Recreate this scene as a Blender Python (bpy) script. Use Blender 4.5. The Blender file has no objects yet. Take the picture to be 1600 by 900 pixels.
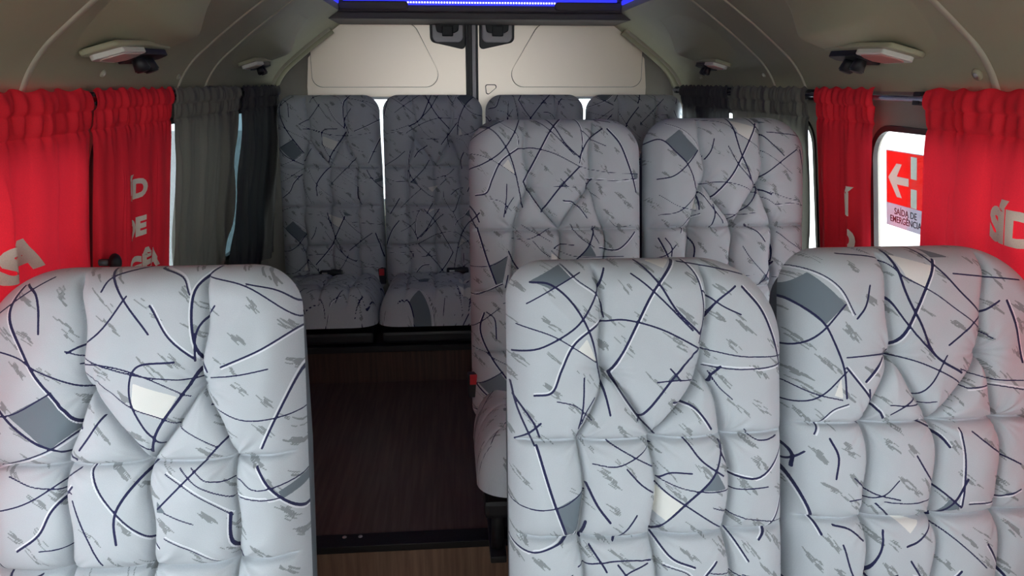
import bpy, bmesh, math, random
import numpy as np
from mathutils import Vector, Matrix

# ------------------------------------------------------------------ camera, world, exposure
scene = bpy.context.scene
COL = scene.collection
EYE = 1.28                      # eye height above the front floor (m)
CAMX = -0.13
YAW, PITCH = math.radians(4.6), math.radians(15.6)
cam_d = bpy.data.cameras.new('camera')
cam_d.sensor_width = 36.0
cam_d.lens = 36.0 * 1155 / 1600
cam_d.clip_start = 0.02
cam = bpy.data.objects.new('camera', cam_d)
COL.objects.link(cam)
cam.location = (CAMX, 0, EYE)
cam.rotation_euler = (math.pi / 2 - PITCH, 0, -YAW)
scene.camera = cam

world = bpy.data.worlds.new('world')
scene.world = world
world.use_nodes = True
bg = world.node_tree.nodes['Background']
bg.inputs['Color'].default_value = (0.90, 0.955, 1.0, 1)
bg.inputs['Strength'].default_value = 5.0

vs = scene.view_settings
vs.view_transform = 'Standard'
vs.look = 'None'
vs.gamma = 1.0
vs.use_curve_mapping = False
vs.exposure = 0.83
scene.cycles.use_denoising = True
scene.cycles.max_bounces = 10
scene.cycles.diffuse_bounces = 6
scene.cycles.transparent_max_bounces = 12

# ------------------------------------------------------------------ materials
def mat(name, col, rough=0.6, metal=0.0, spec=0.5, noise=0.0, nscale=40, bump=0.0, bscale=300):
    m = bpy.data.materials.new(name)
    m.use_nodes = True
    nt = m.node_tree
    b = nt.nodes['Principled BSDF']
    b.inputs['Base Color'].default_value = (*col, 1)
    b.inputs['Roughness'].default_value = rough
    b.inputs['Metallic'].default_value = metal
    b.inputs['Specular IOR Level'].default_value = spec
    tc = nt.nodes.new('ShaderNodeTexCoord')
    if noise:
        n = nt.nodes.new('ShaderNodeTexNoise')
        n.inputs['Scale'].default_value = nscale
        n.inputs['Detail'].default_value = 3
        nt.links.new(tc.outputs['Object'], n.inputs['Vector'])
        r = nt.nodes.new('ShaderNodeMix'); r.data_type = 'RGBA'
        r.inputs[6].default_value = (*[c * (1 - noise) for c in col], 1)
        r.inputs[7].default_value = (*[min(1, c * (1 + noise)) for c in col], 1)
        nt.links.new(n.outputs['Fac'], r.inputs[0])
        nt.links.new(r.outputs[2], b.inputs['Base Color'])
    if bump:
        n = nt.nodes.new('ShaderNodeTexNoise')
        n.inputs['Scale'].default_value = bscale
        nt.links.new(tc.outputs['Object'], n.inputs['Vector'])
        k = nt.nodes.new('ShaderNodeBump')
        k.inputs['Strength'].default_value = bump
        k.inputs['Distance'].default_value = 0.002
        nt.links.new(n.outputs['Fac'], k.inputs['Height'])
        nt.links.new(k.outputs['Normal'], b.inputs['Normal'])
    return m

def emit(name, col, s):
    m = bpy.data.materials.new(name); m.use_nodes = True
    b = m.node_tree.nodes['Principled BSDF']
    b.inputs['Base Color'].default_value = (*col, 1)
    b.inputs['Emission Color'].default_value = (*col, 1)
    b.inputs['Emission Strength'].default_value = s
    return m

def cloth_mat(name, col, trans, tcol=None):
    m = bpy.data.materials.new(name); m.use_nodes = True
    nt = m.node_tree; nt.nodes.clear()
    N, L = nt.nodes.new, nt.links.new
    out = N('ShaderNodeOutputMaterial')
    tc = N('ShaderNodeTexCoord')
    n = N('ShaderNodeTexNoise'); n.inputs['Scale'].default_value = 500
    L(tc.outputs['Object'], n.inputs['Vector'])
    r = N('ShaderNodeMix'); r.data_type = 'RGBA'
    r.inputs[6].default_value = (*[c * 0.85 for c in col], 1)
    r.inputs[7].default_value = (*[c * 1.15 for c in col], 1)
    L(n.outputs['Fac'], r.inputs[0])
    d = N('ShaderNodeBsdfPrincipled'); d.inputs['Roughness'].default_value = 0.75
    d.inputs['Specular IOR Level'].default_value = 0.25
    L(r.outputs[2], d.inputs['Base Color'])
    t = N('ShaderNodeBsdfTranslucent'); t.inputs['Color'].default_value = (*(tcol or col), 1)
    mx = N('ShaderNodeMixShader'); mx.inputs[0].default_value = trans
    L(d.outputs[0], mx.inputs[1]); L(t.outputs[0], mx.inputs[2]); L(mx.outputs[0], out.inputs[0])
    return m

def glass_mat(name, tint, gloss=0.08):
    m = bpy.data.materials.new(name); m.use_nodes = True
    nt = m.node_tree; nt.nodes.clear()
    N, L = nt.nodes.new, nt.links.new
    out = N('ShaderNodeOutputMaterial')
    t = N('ShaderNodeBsdfTransparent'); t.inputs[0].default_value = (*tint, 1)
    g = N('ShaderNodeBsdfGlossy'); g.inputs['Roughness'].default_value = 0.02
    mx = N('ShaderNodeMixShader'); mx.inputs[0].default_value = gloss
    L(t.outputs[0], mx.inputs[1]); L(g.outputs[0], mx.inputs[2]); L(mx.outputs[0], out.inputs[0])
    return m

def fabric_mat():
    """grey-blue velour, printed / woven lines and patches from the mesh's distance fields, hatching from noise"""
    m = bpy.data.materials.new('seat_velour'); m.use_nodes = True
    nt = m.node_tree
    N, L = nt.nodes.new, nt.links.new
    b = nt.nodes['Principled BSDF']
    b.inputs['Roughness'].default_value = 0.9
    b.inputs['Specular IOR Level'].default_value = 0.15
    b.inputs['Sheen Weight'].default_value = 0.12
    b.inputs['Sheen Roughness'].default_value = 0.5
    uv = N('ShaderNodeUVMap'); uv.uv_map = 'UVMap'
    def math_(op, a, c=None, d=None):
        n = N('ShaderNodeMath'); n.operation = op
        for i, v in enumerate((a, c, d)):
            if v is None: continue
            if isinstance(v, (int, float)): n.inputs[i].default_value = v
            else: L(v, n.inputs[i])
        return n.outputs[0]
    def noise(scale, vec, detail=2):
        n = N('ShaderNodeTexNoise'); n.inputs['Scale'].default_value = scale
        n.inputs['Detail'].default_value = detail
        L(vec, n.inputs['Vector']); return n.outputs['Fac']
    def mapping(rot, sc):
        n = N('ShaderNodeMapping'); n.inputs['Rotation'].default_value = (0, 0, rot)
        n.inputs['Scale'].default_value = sc
        L(uv.outputs[0], n.inputs['Vector']); return n.outputs[0]
    # base weave
    fine = noise(900, uv.outputs[0], 1)
    soft = noise(14, uv.outputs[0], 3)
    ramp = math_('ADD', math_('MULTIPLY', fine, 0.30), math_('MULTIPLY', soft, 0.16))
    base = N('ShaderNodeMix'); base.data_type = 'RGBA'
    base.inputs[6].default_value = (0.30, 0.325, 0.355, 1)
    base.inputs[7].default_value = (0.68, 0.71, 0.755, 1)
    L(math_('ADD', ramp, 0.27), base.inputs[0])
    def layer(prev, fac, col):
        x = N('ShaderNodeMix'); x.data_type = 'RGBA'
        L(fac, x.inputs[0]); L(prev, x.inputs[6]); x.inputs[7].default_value = (*col, 1)
        return x.outputs[2]
    def attr(n):
        a = N('ShaderNodeAttribute'); a.attribute_name = n; return a.outputs['Fac']
    wob = math_('MULTIPLY', math_('SUBTRACT', noise(420, uv.outputs[0], 1), 0.5), 0.10)
    def thr(n, t):
        return math_('GREATER_THAN', math_('ADD', attr(n), wob), t)
    c = layer(base.outputs[2], math_('MULTIPLY', thr('hatch', 0.70), 0.66), (0.125, 0.14, 0.145))
    c = layer(c, thr('fill_grey', 0.5), (0.155, 0.185, 0.215))
    c = layer(c, thr('fill_white', 0.5), (0.74, 0.73, 0.70))
    c = layer(c, thr('white', 0.75), (0.74, 0.75, 0.80))
    c = layer(c, thr('navy', 0.75), (0.022, 0.024, 0.075))
    L(c, b.inputs['Base Color'])
    bp = N('ShaderNodeBump'); bp.inputs['Strength'].default_value = 0.25; bp.inputs['Distance'].default_value = 0.001
    L(fine, bp.inputs['Height']); L(bp.outputs[0], b.inputs['Normal'])
    return m

def wood_mat(name, dark, light):
    m = bpy.data.materials.new(name); m.use_nodes = True
    nt = m.node_tree; N, L = nt.nodes.new, nt.links.new
    b = nt.nodes['Principled BSDF']; b.inputs['Roughness'].default_value = 0.42
    b.inputs['Specular IOR Level'].default_value = 0.3
    tc = N('ShaderNodeTexCoord'); mp = N('ShaderNodeMapping')
    mp.inputs['Scale'].default_value = (60, 3, 3)
    L(tc.outputs['Object'], mp.inputs['Vector'])
    n = N('ShaderNodeTexNoise'); n.inputs['Scale'].default_value = 1.5; n.inputs['Detail'].default_value = 6
    L(mp.outputs[0], n.inputs['Vector'])
    r = N('ShaderNodeValToRGB')
    r.color_ramp.elements[0].position = 0.35; r.color_ramp.elements[0].color = (*dark, 1)
    r.color_ramp.elements[1].position = 0.7; r.color_ramp.elements[1].color = (*light, 1)
    L(n.outputs['Fac'], r.inputs[0]); L(r.outputs[0], b.inputs['Base Color'])
    return m

M = {
    'fabric': fabric_mat(),
    'shell': mat('seat_shell_grey', (0.115, 0.13, 0.15), 0.6, noise=.1, bump=.2),
    'black': mat('black_plastic', (0.012, 0.012, 0.013), 0.5),
    'blackmetal': mat('black_metal', (0.02, 0.02, 0.021), 0.45),
    'redbtn': mat('red_button', (0.55, 0.02, 0.03), 0.4),
    'cove': mat('ceiling_liner', (0.385, 0.370, 0.245), 0.5, spec=.35, noise=.06, nscale=9, bump=.06, bscale=900),
    'rib': mat('ceiling_rib', (0.45, 0.42, 0.315), 0.45, spec=.4),
    'wallpanel': mat('wall_panel', (0.30, 0.275, 0.235), 0.6, noise=.05),
    'header': mat('header_brown', (0.07, 0.055, 0.055), 0.5),
    'door': mat('door_paint', (0.92, 0.80, 0.67), 0.38, metal=.6),
    'groove': mat('groove_dark', (0.05, 0.043, 0.035), 0.6),
    'rubber': mat('rubber_seal', (0.02, 0.017, 0.017), 0.45),
    'latchwhite': mat('latch_housing', (0.62, 0.59, 0.59), 0.4),
    'rod': mat('rod_metal', (0.55, 0.54, 0.66), 0.25, metal=.9),
    'red': cloth_mat('red_curtain', (0.86, 0.022, 0.038), 0.09, (0.70, 0.02, 0.04)),
    'grey': cloth_mat('grey_curtain', (0.20, 0.19, 0.155), 0.12, (0.20, 0.19, 0.16)),
    'dark': cloth_mat('dark_curtain', (0.085, 0.080, 0.074), 0.10, (0.10, 0.10, 0.10)),
    'letter': cloth_mat('curtain_print', (0.86, 0.80, 0.66), 0.05),
    'floor': wood_mat('floor_vinyl', (0.085, 0.058, 0.048), (0.135, 0.094, 0.078)),
    'floor2': wood_mat('floor_front', (0.18, 0.105, 0.072), (0.27, 0.165, 0.115)),
    'riser': wood_mat('platform_riser', (0.060, 0.036, 0.028), (0.10, 0.058, 0.044)),
    'nosing': mat('nosing_black', (0.008, 0.007, 0.007), 0.6, bump=.4, bscale=200),
    'steel': mat('steel', (0.6, 0.6, 0.58), 0.3, metal=1),
    'tray': mat('ceiling_tray', (0.12, 0.11, 0.10), 0.5),
    'lens': mat('lamp_lens', (0.62, 0.50, 0.43), 0.25, spec=.6, noise=.15, nscale=30),
    'lensrim': mat('lamp_rim', (0.72, 0.70, 0.63), 0.3),
    'lensred': mat('lamp_lens_red', (0.55, 0.22, 0.19), 0.3),
    'glass': glass_mat('window_glass', (0.94, 0.97, 0.97)),
    'halftint': glass_mat('half_tinted_glass', (0.38, 0.40, 0.41)),
    'tint': glass_mat('tinted_glass', (0.17, 0.215, 0.23)),
    'ledblue': emit('led_blue', (0.02, 0.025, 1.0), 0.9),
    'leddot': emit('led_dot', (0.40, 0.42, 1.0), 4.0),
    'signred': cloth_mat('sign_red', (0.78, 0.07, 0.045), 0.42),
    'signgrey': cloth_mat('sign_grey', (0.58, 0.58, 0.64), 0.40),
    'signwhite': cloth_mat('sign_white', (0.66, 0.72, 0.68), 0.32),
    'signink': mat('sign_ink', (0.05, 0.05, 0.06), 0.6),
    'ground': mat('asphalt', (0.42, 0.42, 0.41), 0.9, noise=.15, nscale=3),
}

# ------------------------------------------------------------------ helpers
def link(o, parent=None):
    COL.objects.link(o)
    if parent is not None:
        o.parent = parent
    return o

def tag(o, label=None, cat=None, group=None, kind=None):
    for k, v in (('label', label), ('category', cat), ('group', group), ('kind', kind)):
        if v: o[k] = v
    return o

def empty(name, loc=(0, 0, 0)):
    o = bpy.data.objects.new(name, None)
    o.location = loc
    o.empty_display_size = 0.1
    return link(o)

def from_np(name, verts, faces, m, parent=None, smooth=True):
    me = bpy.data.meshes.new(name)
    me.from_pydata([tuple(v) for v in verts], [], [tuple(f) for f in faces])
    me.materials.append(m)
    if smooth:
        me.polygons.foreach_set('use_smooth', [True] * len(me.polygons))
    me.update()
    return link(bpy.data.objects.new(name, me), parent)

def grid_faces(nu, nv, off=0, flip=False):
    i = np.arange(nu - 1)[:, None]; j = np.arange(nv - 1)[None, :]
    a = (i * nv + j).ravel() + off
    f = np.stack([a, a + nv, a + nv + 1, a + 1], 1)
    return f[:, ::-1] if flip else f

def grid_mesh(name, P, m, parent=None, flip=False, uv=None, attrs=None):
    """P: (nu, nv, 3) array -> mesh"""
    nu, nv, _ = P.shape
    V = P.reshape(-1, 3).astype(np.float32)
    F = grid_faces(nu, nv, 0, flip).astype(np.int32)
    me = bpy.data.meshes.new(name)
    me.vertices.add(len(V)); me.vertices.foreach_set('co', V.ravel())
    me.loops.add(F.size); me.loops.foreach_set('vertex_index', F.ravel())
    me.polygons.add(len(F))
    me.polygons.foreach_set('loop_start', np.arange(0, F.size, 4, dtype=np.int32))
    me.polygons.foreach_set('use_smooth', np.ones(len(F), dtype=bool))
    if uv is not None:
        l = me.uv_layers.new(name='UVMap')
        l.data.foreach_set('uv', uv.reshape(-1, 2)[F.ravel()].astype(np.float32).ravel())
    for k, a in (attrs or {}).items():
        at = me.attributes.new(k, 'FLOAT', 'POINT')
        at.data.foreach_set('value', a.ravel().astype(np.float32))
    me.materials.append(m)
    me.update(calc_edges=True)
    me.validate()
    return link(bpy.data.objects.new(name, me), parent)

def bm_obj(name, bm, m, parent=None, smooth=False):
    me = bpy.data.meshes.new(name)
    bmesh.ops.recalc_face_normals(bm, faces=bm.faces)
    bm.to_mesh(me); bm.free()
    me.materials.append(m)
    if smooth:
        me.polygons.foreach_set('use_smooth', [True] * len(me.polygons))
    return link(bpy.data.objects.new(name, me), parent)

def box(name, lo, hi, m, parent=None, bevel=0.0, seg=2, rot=None):
    bm = bmesh.new()
    bmesh.ops.create_cube(bm, size=1)
    lo, hi = Vector(lo), Vector(hi)
    for v in bm.verts:
        v.co = Vector([lo[i] + (v.co[i] + .5) * (hi[i] - lo[i]) for i in range(3)])
    if bevel:
        bmesh.ops.bevel(bm, geom=list(bm.edges), offset=bevel, segments=seg, affect='EDGES', profile=.6)
    if rot:
        ang, axis = rot
        c = (lo + hi) / 2
        bmesh.ops.rotate(bm, verts=bm.verts, cent=c, matrix=Matrix.Rotation(ang, 3, axis))
    return bm_obj(name, bm, m, parent, smooth=False)

def tube(name, pts, r, m, parent=None, n=12):
    """round tube along points"""
    pts = [Vector(p) for p in pts]
    V, F = [], []
    for i, p in enumerate(pts):
        d = (pts[min(i + 1, len(pts) - 1)] - pts[max(i - 1, 0)]).normalized()
        a = d.cross(Vector((0, 0, 1)))
        if a.length < 1e-3: a = d.cross(Vector((1, 0, 0)))
        a.normalize(); b = d.cross(a)
        rr = r[i] if isinstance(r, (list, tuple)) else r
        for k in range(n):
            t = 2 * math.pi * k / n
            V.append(p + (a * math.cos(t) + b * math.sin(t)) * rr)
    for i in range(len(pts) - 1):
        for k in range(n):
            k2 = (k + 1) % n
            F.append((i * n + k, i * n + k2, (i + 1) * n + k2, (i + 1) * n + k))
    F.append(tuple(range(n))[::-1]); F.append(tuple(range((len(pts) - 1) * n, len(pts) * n)))
    return from_np(name, V, F, m, parent)

def round_poly(pts, radii, n=8):
    out = []
    L = len(pts)
    for i, p in enumerate(pts):
        p = Vector(p[:2]); a = Vector(pts[i - 1][:2]); c = Vector(pts[(i + 1) % L][:2])
        r = radii[i] if isinstance(radii, (list, tuple)) else radii
        if r <= 0:
            out.append(tuple(p)); continue
        u = (a - p).normalized(); w = (c - p).normalized()
        ang = u.angle(w)
        t = min(r / math.tan(ang / 2), .49 * min((a - p).length, (c - p).length))
        rr = t * math.tan(ang / 2)
        cen = p + (u + w).normalized() * (rr / math.sin(ang / 2))
        s = p + u * t - cen; e = p + w * t - cen
        a0 = math.atan2(s.y, s.x); a1 = math.atan2(e.y, e.x)
        d = (a1 - a0 + math.pi) % (2 * math.pi) - math.pi
        for k in range(n + 1):
            q = a0 + d * k / n
            out.append((cen.x + rr * math.cos(q), cen.y + rr * math.sin(q)))
    return out

def rrect(a0, b0, a1, b1, r, n=8):
    return round_poly([(a0, b0), (a1, b0), (a1, b1), (a0, b1)], r, n)

def plate(name, loops, thick, m, parent=None, frame=None, bevel=0.0):
    """flat sheet with holes; loops in 2D; frame = (origin, axis_a, axis_b), thickness centred on the plane"""
    cu = bpy.data.curves.new('outline', 'CURVE')
    cu.dimensions = '2D'; cu.fill_mode = 'BOTH'; cu.extrude = thick / 2 - bevel
    cu.bevel_depth = bevel; cu.bevel_resolution = 1
    for lp in loops:
        s = cu.splines.new('POLY'); s.points.add(len(lp) - 1)
        for q, p in zip(s.points, lp): q.co = (p[0], p[1], 0, 1)
        s.use_cyclic_u = True
    to = bpy.data.objects.new('outline', cu)
    me = bpy.data.meshes.new_from_object(to)
    bpy.data.objects.remove(to); bpy.data.curves.remove(cu)
    me.name = name
    if frame:
        o, a, b = (Vector(x) for x in frame)
        a.normalize(); b.normalize(); c = a.cross(b)
        mx = Matrix(((a.x, b.x, c.x, o.x), (a.y, b.y, c.y, o.y), (a.z, b.z, c.z, o.z), (0, 0, 0, 1)))
        me.transform(mx)
    me.materials.clear(); me.materials.append(m)
    for p in me.polygons: p.use_smooth = False
    bm = bmesh.new(); bm.from_mesh(me)
    bmesh.ops.remove_doubles(bm, verts=bm.verts, dist=1e-6)
    bmesh.ops.recalc_face_normals(bm, faces=bm.faces)
    bm.to_mesh(me); bm.free()
    return link(bpy.data.objects.new(name, me), parent)

def text_mesh(s, size, bold=0.0, sx=1.0, thick=0.0, align='LEFT'):
    cu = bpy.data.curves.new('t', 'FONT')
    cu.body = s; cu.size = size; cu.offset = bold; cu.extrude = thick; cu.align_x = align
    cu.resolution_u = 4
    o = bpy.data.objects.new('t', cu)
    me = bpy.data.meshes.new_from_object(o)
    bpy.data.objects.remove(o); bpy.data.curves.remove(cu)
    for v in me.vertices: v.co.x *= sx
    return me

def smooth01(x):
    x = np.clip(x, 0, 1); return x * x * (3 - 2 * x)

def Z(rel):           # heights were measured from the eye
    return EYE + rel

FLOOR_UP = Z(-1.13)
PLATFORM = Z(-0.98)

# ------------------------------------------------------------------ van body
YF, YR = -1.15, 3.49            # front / rear ends of the body
def wall_x(zrel):
    z = np.asarray(zrel, dtype=float)
    return 0.888 + 0.15 * np.clip(-0.02 - z, 0, 0.72)

st = lambda o: tag(o, kind='structure')
LEAN = Vector((0.12, 0, -1)).normalized()
def wall_frame(side, off=0.0):
    # local a = world Y, local b = up along the leaning wall
    b = Vector((-0.15 * side, 0, 1)).normalized()
    return ((side * (0.888 + off), 0, Z(-0.02)), (0, 1, 0), b)

# upper side walls with window openings (a=Y, b = distance up the wall, negative)
wins = {-1: [(-0.45, 0.45), (0.62, 1.60), (1.69, 2.58), (2.70, 3.22)],  # first opening on both sides: unseen, placed and sized to light the front row
        1: [(-0.45, 0.45), (0.72, 1.775), (2.085, 2.93), (3.01, 3.34)]}
WT, WB = -0.088, -0.62
wn = 0
for side in (-1, 1):
    name = 'wall_left' if side < 0 else 'wall_right'
    loops = [[(YF, 0), (YR, 0), (YR, -0.75), (YF, -0.75)]]
    for a0, a1 in wins[side]:
        loops.append(rrect(a0, WB, a1, WT, 0.075))
    T = 0.014
    w = st(plate(name, loops, T, M['wallpanel'], None, wall_frame(side, T / 2 + .002)))
    lo = box('lower_panel', (side * (0.888 + .115) if side > 0 else -(0.888 + .115) - .03, YF, 0), (side * (0.888 + .115) + .03 if side > 0 else -(0.888 + .115), YR, Z(-0.70)), M['wallpanel'], w)
    for k, (a0, a1) in enumerate(wins[side]):
        wn += 1
        fr = plate('window_%d' % wn, [rrect(a0 - .008, WB - .008, a1 + .008, WT + .008, .08), rrect(a0 + .005, WB + .005, a1 - .005, WT - .005, .072)], 0.012, M['rubber'], None, wall_frame(side, 0.002))
        st(fr)
        g = plate('pane', [rrect(a0 - .004, WB - .004, a1 + .004, WT + .004, .075)], 0.004, (M['tint'] if side < 0 and k > 2 else M['halftint'] if side < 0 and k == 2 else M['glass']), fr, wall_frame(side, .009))

# floors
st(box('floor', (-1.0, YF, -0.05), (1.0, 1.70, 0.0), M['floor2']))
fl = st(box('floor_raised', (-0.975, 1.672, 0.0), (0.975, YR, FLOOR_UP), M['floor']))
stp = st(box('trim_1', (-0.97, 1.655, 0.002), (0.97, 1.672, FLOOR_UP - .012), M['floor2'], None, .002))
lip = box('nosing_tread', (-0.97, 1.640, FLOOR_UP - .014), (0.97, 1.695, FLOOR_UP + .006), M['nosing'], stp, .002)
for x in (-0.385, -0.425):
    bm = bmesh.new()
    bmesh.ops.create_uvsphere(bm, u_segments=10, v_segments=6, radius=.006, matrix=Matrix.Translation((x, 1.678 + .004 * (x * 50 % 1), FLOOR_UP + .006)) @ Matrix.Diagonal((1, 1, .4, 1)))
    bm_obj('screw', bm, M['steel'], stp, True)
pl = st(box('floor_platform', (-0.975, 2.715, FLOOR_UP), (0.975, YR, PLATFORM), M['riser']))
st(box('trim_2', (-0.972, 2.700, PLATFORM - .022), (0.972, 2.735, PLATFORM + .003), M['nosing'], None, .003))

# ceiling coves: profile in (|x|, z relative to eye)
PROF = [(0.888, -0.022), (0.866, 0.018), (0.836, 0.056), (0.800, 0.088), (0.715, 0.155), (0.600, 0.237), (0.555, 0.266)]
def catmull(P, n):
    P = np.array(P, float)
    Q = np.vstack([2 * P[0] - P[1], P, 2 * P[-1] - P[-2]])
    out = []
    for i in range(1, len(Q) - 2):
        for t in np.linspace(0, 1, n, endpoint=False):
            p0, p1, p2, p3 = Q[i - 1], Q[i], Q[i + 1], Q[i + 2]
            out.append(.5 * (2 * p1 + (p2 - p0) * t + (2 * p0 - 5 * p1 + 4 * p2 - p3) * t * t + (3 * p1 - p0 - 3 * p2 + p3) * t ** 3))
    out.append(P[-1]); return np.array(out)
prof = catmull(PROF, 8)
plen = np.concatenate([[0], np.cumsum(np.linalg.norm(np.diff(prof, axis=0), axis=1))]); plen /= plen[-1]
def cove(t):
    t = np.asarray(t, float)
    return np.stack([np.interp(t, plen, prof[:, 0]), np.interp(t, plen, prof[:, 1])], -1)

full = [(-x, z) for x, z in prof] + [(-.552, .305), (-.50, .335), (.50, .335), (.552, .305)] + [(x, z) for x, z in prof[::-1]]
def sweep(name, path, y0, y1, thick, m, parent=None):
    P = np.array(path)
    d = np.gradient(P, axis=0); nrm = np.stack([-d[:, 1], d[:, 0]], 1); nrm /= np.linalg.norm(nrm, axis=1)[:, None]
    O = P + nrm * thick
    ring = np.vstack([P, O[::-1]])
    n = len(ring)
    V = [(x, y0, Z(z)) for x, z in ring] + [(x, y1, Z(z)) for x, z in ring]
    F = [(i, (i + 1) % n, n + (i + 1) % n, n + i) for i in range(n)]
    k = len(P)
    for i in range(k - 1):
        F.append((i, i + 1, n - 2 - i, n - 1 - i)); F.append((n + i + 1, n + i, 2 * n - 1 - i, 2 * n - 2 - i))
    bm = bmesh.new()
    vs_ = [bm.verts.new(v) for v in V]
    for f in F:
        bm.faces.new([vs_[i] for i in f])
    o = bm_obj(name, bm, m, parent)
    me = o.data
    me.polygons.foreach_set('use_smooth', [True] * len(me.polygons))
    me.set_sharp_from_angle(angle=math.radians(40))
    return o
st(sweep('ceiling', full, YF, 3.10, 0.035, M['cove']))
# rear part of the ceiling: coves run on to the rear doors, header beam closes the tray
rear = [(-x, z) for x, z in prof] + [(x, z) for x, z in prof[::-1]]
st(sweep('ceiling_rear', rear, 3.098, YR, 0.035, M['cove']))
hd = st(box('trim_3', (-0.575, 3.085, Z(.262)), (0.575, 3.135, Z(.285)), M['header'], None, .006))
box('tray_end', (-0.575, 3.094, Z(.280)), (0.575, 3.135, Z(.372)), M['tray'], hd, .002)
box('header_lip', (-0.60, 3.10, Z(.236)), (0.60, 3.40, Z(.264)), M['header'], hd, .006)
for s in (-1, 1):   # moulded grips hanging off the header
    pts = rrect(-.13, -.012, .13, .012, .01)
    plate('grip', [pts], .03, M['header'], hd, ((s * .42 , 3.09, Z(.285)), (1, 0, 0), (0, 0, 1)), .004)

# ribs following the cove
def rib(name, side, y, w, h, m, t1=1.0):
    t = np.linspace(0, t1, 40)
    c = cove(t)
    d = np.gradient(c, axis=0); n = np.stack([d[:, 1], -d[:, 0]], 1); n /= np.linalg.norm(n, axis=1)[:, None]
    n = -n if n[20, 1] > 0 else n
    prof_w = [(-.5, -.1), (-.42, .6), (-.25, 1), (.25, 1), (.42, .6), (.5, -.1)]
    P = np.zeros((40, 6, 3))
    for j, (a, hh) in enumerate(prof_w):
        P[:, j, 0] = side * (c[:, 0] + n[:, 0] * h * hh)
        P[:, j, 1] = y + a * w
        P[:, j, 2] = Z(c[:, 1] + n[:, 1] * h * hh)
    return st(grid_mesh(name, P, m, None, flip=side < 0))
k = 4
for side, ys in ((-1, (1.415, 2.193, 2.428)), (1, (1.347, 2.119, 2.324))):
    for i, y in enumerate(ys):
        rib('trim_%d' % k, side, y, .018 if i == 0 else .012, .004, M['rib']); k += 1
    rib('trim_%d' % k, side, 3.345, .045, .022, M['cove'], .8); k += 1
    rib('trim_%d' % k, side, 3.30, .010, .012, M['rib'], .8); k += 1

# rear bulkhead with doors
YD = 3.44
wr = st(plate('wall_rear', [[(-1.06, 0), (1.06, 0), (1.06, Z(-.08)), (.95, Z(.0)), (.64, Z(.32)), (-.64, Z(.32)), (-.95, Z(.0)), (-1.06, Z(-.08))],
                      rrect(-.735, Z(-.55), -.09, Z(-.05), .06), rrect(.035, Z(-.55), .735, Z(-.05), .06)], .03, M['wallpanel'], None, ((0, YD + .04, 0), (1, 0, 0), (0, 0, 1))))
for s, nm in ((-1, 'door_1'), (1, 'door_2')):
    x_in = -.060 if s < 0 else -.006
    x_out = s * .757
    xs = [x_in, x_out, x_out, s * .745, s * .60, x_in]
    zs = [-.60, -.60, -.02, .10, .262, .262]
    win = rrect(min(x_out - s * .03, x_in + s * .045), Z(-.52), max(x_out - s * .03, x_in + s * .045), Z(-.075), .05)
    dr = st(plate(nm, [[(x, Z(z)) for x, z in zip(xs, zs)], win], .02, M['door'], None, ((0, YD, 0), (1, 0, 0), (0, 0, 1))))
    # inset pressed panel: dark groove line and the raised field
    xi = -.150 if s < 0 else .102
    xt = -.285 if s < 0 else .265
    q = [(xi, -.022), (s * .732, -.022), (s * .732, .19), (s * .695, .244), (xt, .244)]
    rad = [.055, .045, .03, .02, .06]
    fld = round_poly([(x, Z(z)) for x, z in q], rad, 10)
    cx = sum(p[0] for p in fld) / len(fld); cz = sum(p[1] for p in fld) / len(fld)
    big = [(p[0] + .0024 * np.sign(p[0] - cx), p[1] + .0024 * np.sign(p[1] - cz)) for p in fld]
    plate('panel_groove', [big], .004, M['groove'], dr, ((0, YD - .011, 0), (1, 0, 0), (0, 0, 1)))
    plate('inset_panel', [fld], .006, M['door'], dr, ((0, YD - .012, 0), (1, 0, 0), (0, 0, 1)), .001)
    plate('pane', [rrect(min(x_out - s * .02, x_in + s * .035), Z(-.53), max(x_out - s * .02, x_in + s * .035), Z(-.065), .05)], .004, M['glass'], dr, ((0, YD + .015, 0), (1, 0, 0), (0, 0, 1)))
    outer = rrect(min(x_out - s * .022, x_in + s * .037), Z(-.528), max(x_out - s * .022, x_in + s * .037), Z(-.067), .055)
    plate('window_seal', [outer, win], .012, M['latchwhite'], dr, ((0, YD - .014, 0), (1, 0, 0), (0, 0, 1)), .002)
# centre seals
sl = st(box('trim_%d' % k, (-.060, YD - .02, Z(-.60)), (-.031, YD + .02, Z(.262)), M['rubber'], None, .003)); k += 1
box('edge_strip', (-.032, YD - .016, Z(-.60)), (-.0145, YD + .02, Z(.262)), M['latchwhite'], sl, .002)
box('seal_strip', (-.0145, YD - .02, Z(-.60)), (-.005, YD + .02, Z(.262)), M['rubber'], sl, .002)
box('seal_lip', (-.050, YD - .026, Z(-.60)), (-.042, YD - .018, Z(.262)), M['rubber'], sl, .002)
# triangular pull on the second door
tri = round_poly([(.024, Z(-.012)), (.094, Z(-.012)), (.030, Z(-.065))], [.010, .010, .01])
tri2 = round_poly([(.028, Z(-.0152)), (.087, Z(-.0152)), (.033, Z(-.059))], [.008, .008, .008])
plate('pull_groove', [tri, tri2], .004, M['groove'], bpy.data.objects['door_2'], ((0, YD - .011, 0), (1, 0, 0), (0, 0, 1)))

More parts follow.
